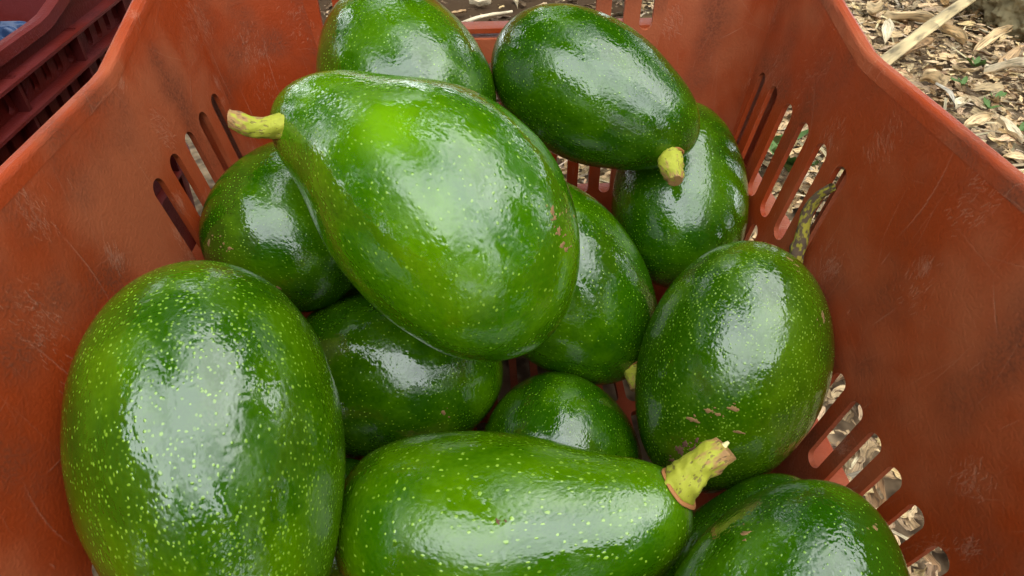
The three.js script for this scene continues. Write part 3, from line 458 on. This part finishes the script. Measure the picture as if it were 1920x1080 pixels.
{ // stone at the edge of the litter
  const p = atGround(1945, 4, 0.04), g = new THREE.IcosahedronGeometry(1, 40), P = g.attributes.position, v = new THREE.Vector3();
  for (let i = 0; i < P.count; i++) { v.fromBufferAttribute(P, i).normalize(); const k = 1 + 0.55 * (fbm(v.x * 1.4 + 2, v.y * 1.4, v.z * 1.4 + 5, 3) - 0.5) + 0.34 * (fbm(v.x * 5, v.y * 5, v.z * 5, 4) - 0.5) + 0.10 * (fbm(v.x * 22, v.y * 9, v.z * 22, 3) - 0.5) - 0.25 * (1 - smooth(0.0, 0.1, Math.abs(v.x + 0.15 + 0.3 * (noise(v.y * 3, v.z * 2, 1) - 0.5)))); P.setXYZ(i, v.x * k * 0.10, v.y * k * 0.085, v.z * k * 0.11); }
  const gg = mergeVertices(g.deleteAttribute('normal').deleteAttribute('uv')); gg.computeVertexNormals();
  const c = [], Q = gg.attributes.position; for (let i = 0; i < Q.count; i++) { const t = fbm(Q.getX(i) * 60, Q.getY(i) * 60, Q.getZ(i) * 60, 3); c.push(mix(0.05, 0.30, t), mix(0.042, 0.24, t), mix(0.02, 0.12, t)); } gg.setAttribute('color', new THREE.Float32BufferAttribute(c, 3));
  const m = meshThing('stone', gg, new THREE.MeshStandardMaterial({ vertexColors: true, roughness: 0.95 }), 'rough brown grey stone lying in the dry litter', 'stone'); m.position.copy(p);
}
function twig(name, pts, r0, r1, mat, label, cat) {
  const curve = new THREE.CatmullRomCurve3(pts), d = curve.computeFrenetFrames(40);
  const g = grid(12, 40, (u, v) => { const a = u * 6.283, p = curve.getPointAt(v), k = Math.round(v * 40), r = mix(r0, r1, v) * (0.85 + 0.5 * (noise(Math.cos(a) * 1.5, v * 14, Math.sin(a) * 1.5))); return p.addScaledVector(d.normals[k], r * Math.cos(a)).addScaledVector(d.binormals[k], r * Math.sin(a)); }, null, true);
  return meshThing(name, g, mat, label, cat);
}
const atX = (px, py, x) => { const v = pixelRay(px, py); return camera.position.clone().addScaledVector(v, (x - camera.position.x) / v.x); };
{ // mossy twig lying against the inside of the slotted wall
  const N = 128, d = new Uint8Array(N * N * 4); for (let j = 0; j < N; j++) for (let i = 0; i < N; i++) { const a = fbm(i * 0.12, j * 0.20, 3, 5), o = 4 * (j * N + i), t = smooth(0.46, 0.64, a), c = [mix(0.09, 0.28, t), mix(0.055, 0.24, t), mix(0.03, 0.02, t)]; c.forEach((q, k) => { d[o + k] = enc(q); }); d[o + 3] = 255; }
  const mat = new THREE.MeshStandardMaterial({ map: texture(N, N, d, true), roughness: 0.95 });
  twig('mossy_twig', [atX(1488, 500, 0.160), atX(1500, 455, 0.1625), atX(1512, 405, 0.1645), atX(1530, 372, 0.1665), atX(1560, 350, 0.1695)], 0.0040, 0.0021, mat, 'brown twig with yellow green moss caught between the slotted wall and an avocado', 'twig');
  twig('thin_twig', [atGround(850, 50, 0.02), atGround(900, 32, 0.03), atGround(960, 22, 0.025)], 0.003, 0.002, pale, 'thin pale twig seen through the handle hole of the crate', 'twig');
}
function sprig(px, py, n, len, seed, label) {
  len *= 0.7;                               // small green weed
  const t = thing('green_weed', label ?? 'small green weed sprouting from the open dry litter', 'weed', 'green weeds in the litter'); t.position.copy(atGround(px, py, 0.0)); const r = rng(seed);
  const m = sprig.m ??= new THREE.MeshStandardMaterial({ color: new THREE.Color().setRGB(0.075, 0.14, 0.025), roughness: 0.7, side: THREE.DoubleSide });
  for (let k = 0; k < n; k++) { const L = len * (0.7 + 0.6 * r()), g = flake(seed + k, L, L * 0.45, 0.5, 0.1, 1); g.translate(0, 0, L / 2); g.rotateX(-0.5 - 0.5 * r()); g.rotateY(r() * 6.28); g.translate(0, 0.02, 0); part('leaf', g, m, t); }
}
[[1815, 150, 5, 0.030], [1788, 188, 4, 0.026], [1850, 215, 4, 0.022], [1835, 232, 5, 0.024], [1893, 275, 5, 0.018], [1466, 352, 7, 0.075], [1432, 300, 5, 0.05]].forEach((a, i) => sprig(...a, 300 + i * 10, i > 4 ? 'green weed growing outside the crate, seen through its upper slots' : undefined));
{ // blue plastic bag behind the empty crate
  const g = new THREE.IcosahedronGeometry(1, 40), P = g.attributes.position, v = new THREE.Vector3();
  for (let i = 0; i < P.count; i++) { v.fromBufferAttribute(P, i).normalize(); const k = 1 + 0.5 * (fbm(v.x * 2.5, v.y * 2.5, v.z * 2.5 + 5, 3) - 0.5) + 0.25 * Math.abs(noise(v.x * 6, v.y * 6, v.z * 6) - 0.5); P.setXYZ(i, v.x * k * 0.07, Math.max(-0.03, v.y * k * 0.05), v.z * k * 0.09); }
  const gg = mergeVertices(g.deleteAttribute('normal').deleteAttribute('uv')); gg.computeVertexNormals();
  const m = meshThing('plastic_bag', gg, new THREE.MeshStandardMaterial({ color: new THREE.Color().setRGB(0.02, 0.05, 0.13), roughness: 0.4 }), 'crumpled dark blue plastic bag behind the handle hole of the dark red crate', 'bag'); m.scale.set(0.9, 2.2, 0.7); m.position.set(-0.465, 0.066, -0.600);
}
renderer.render(scene, camera);
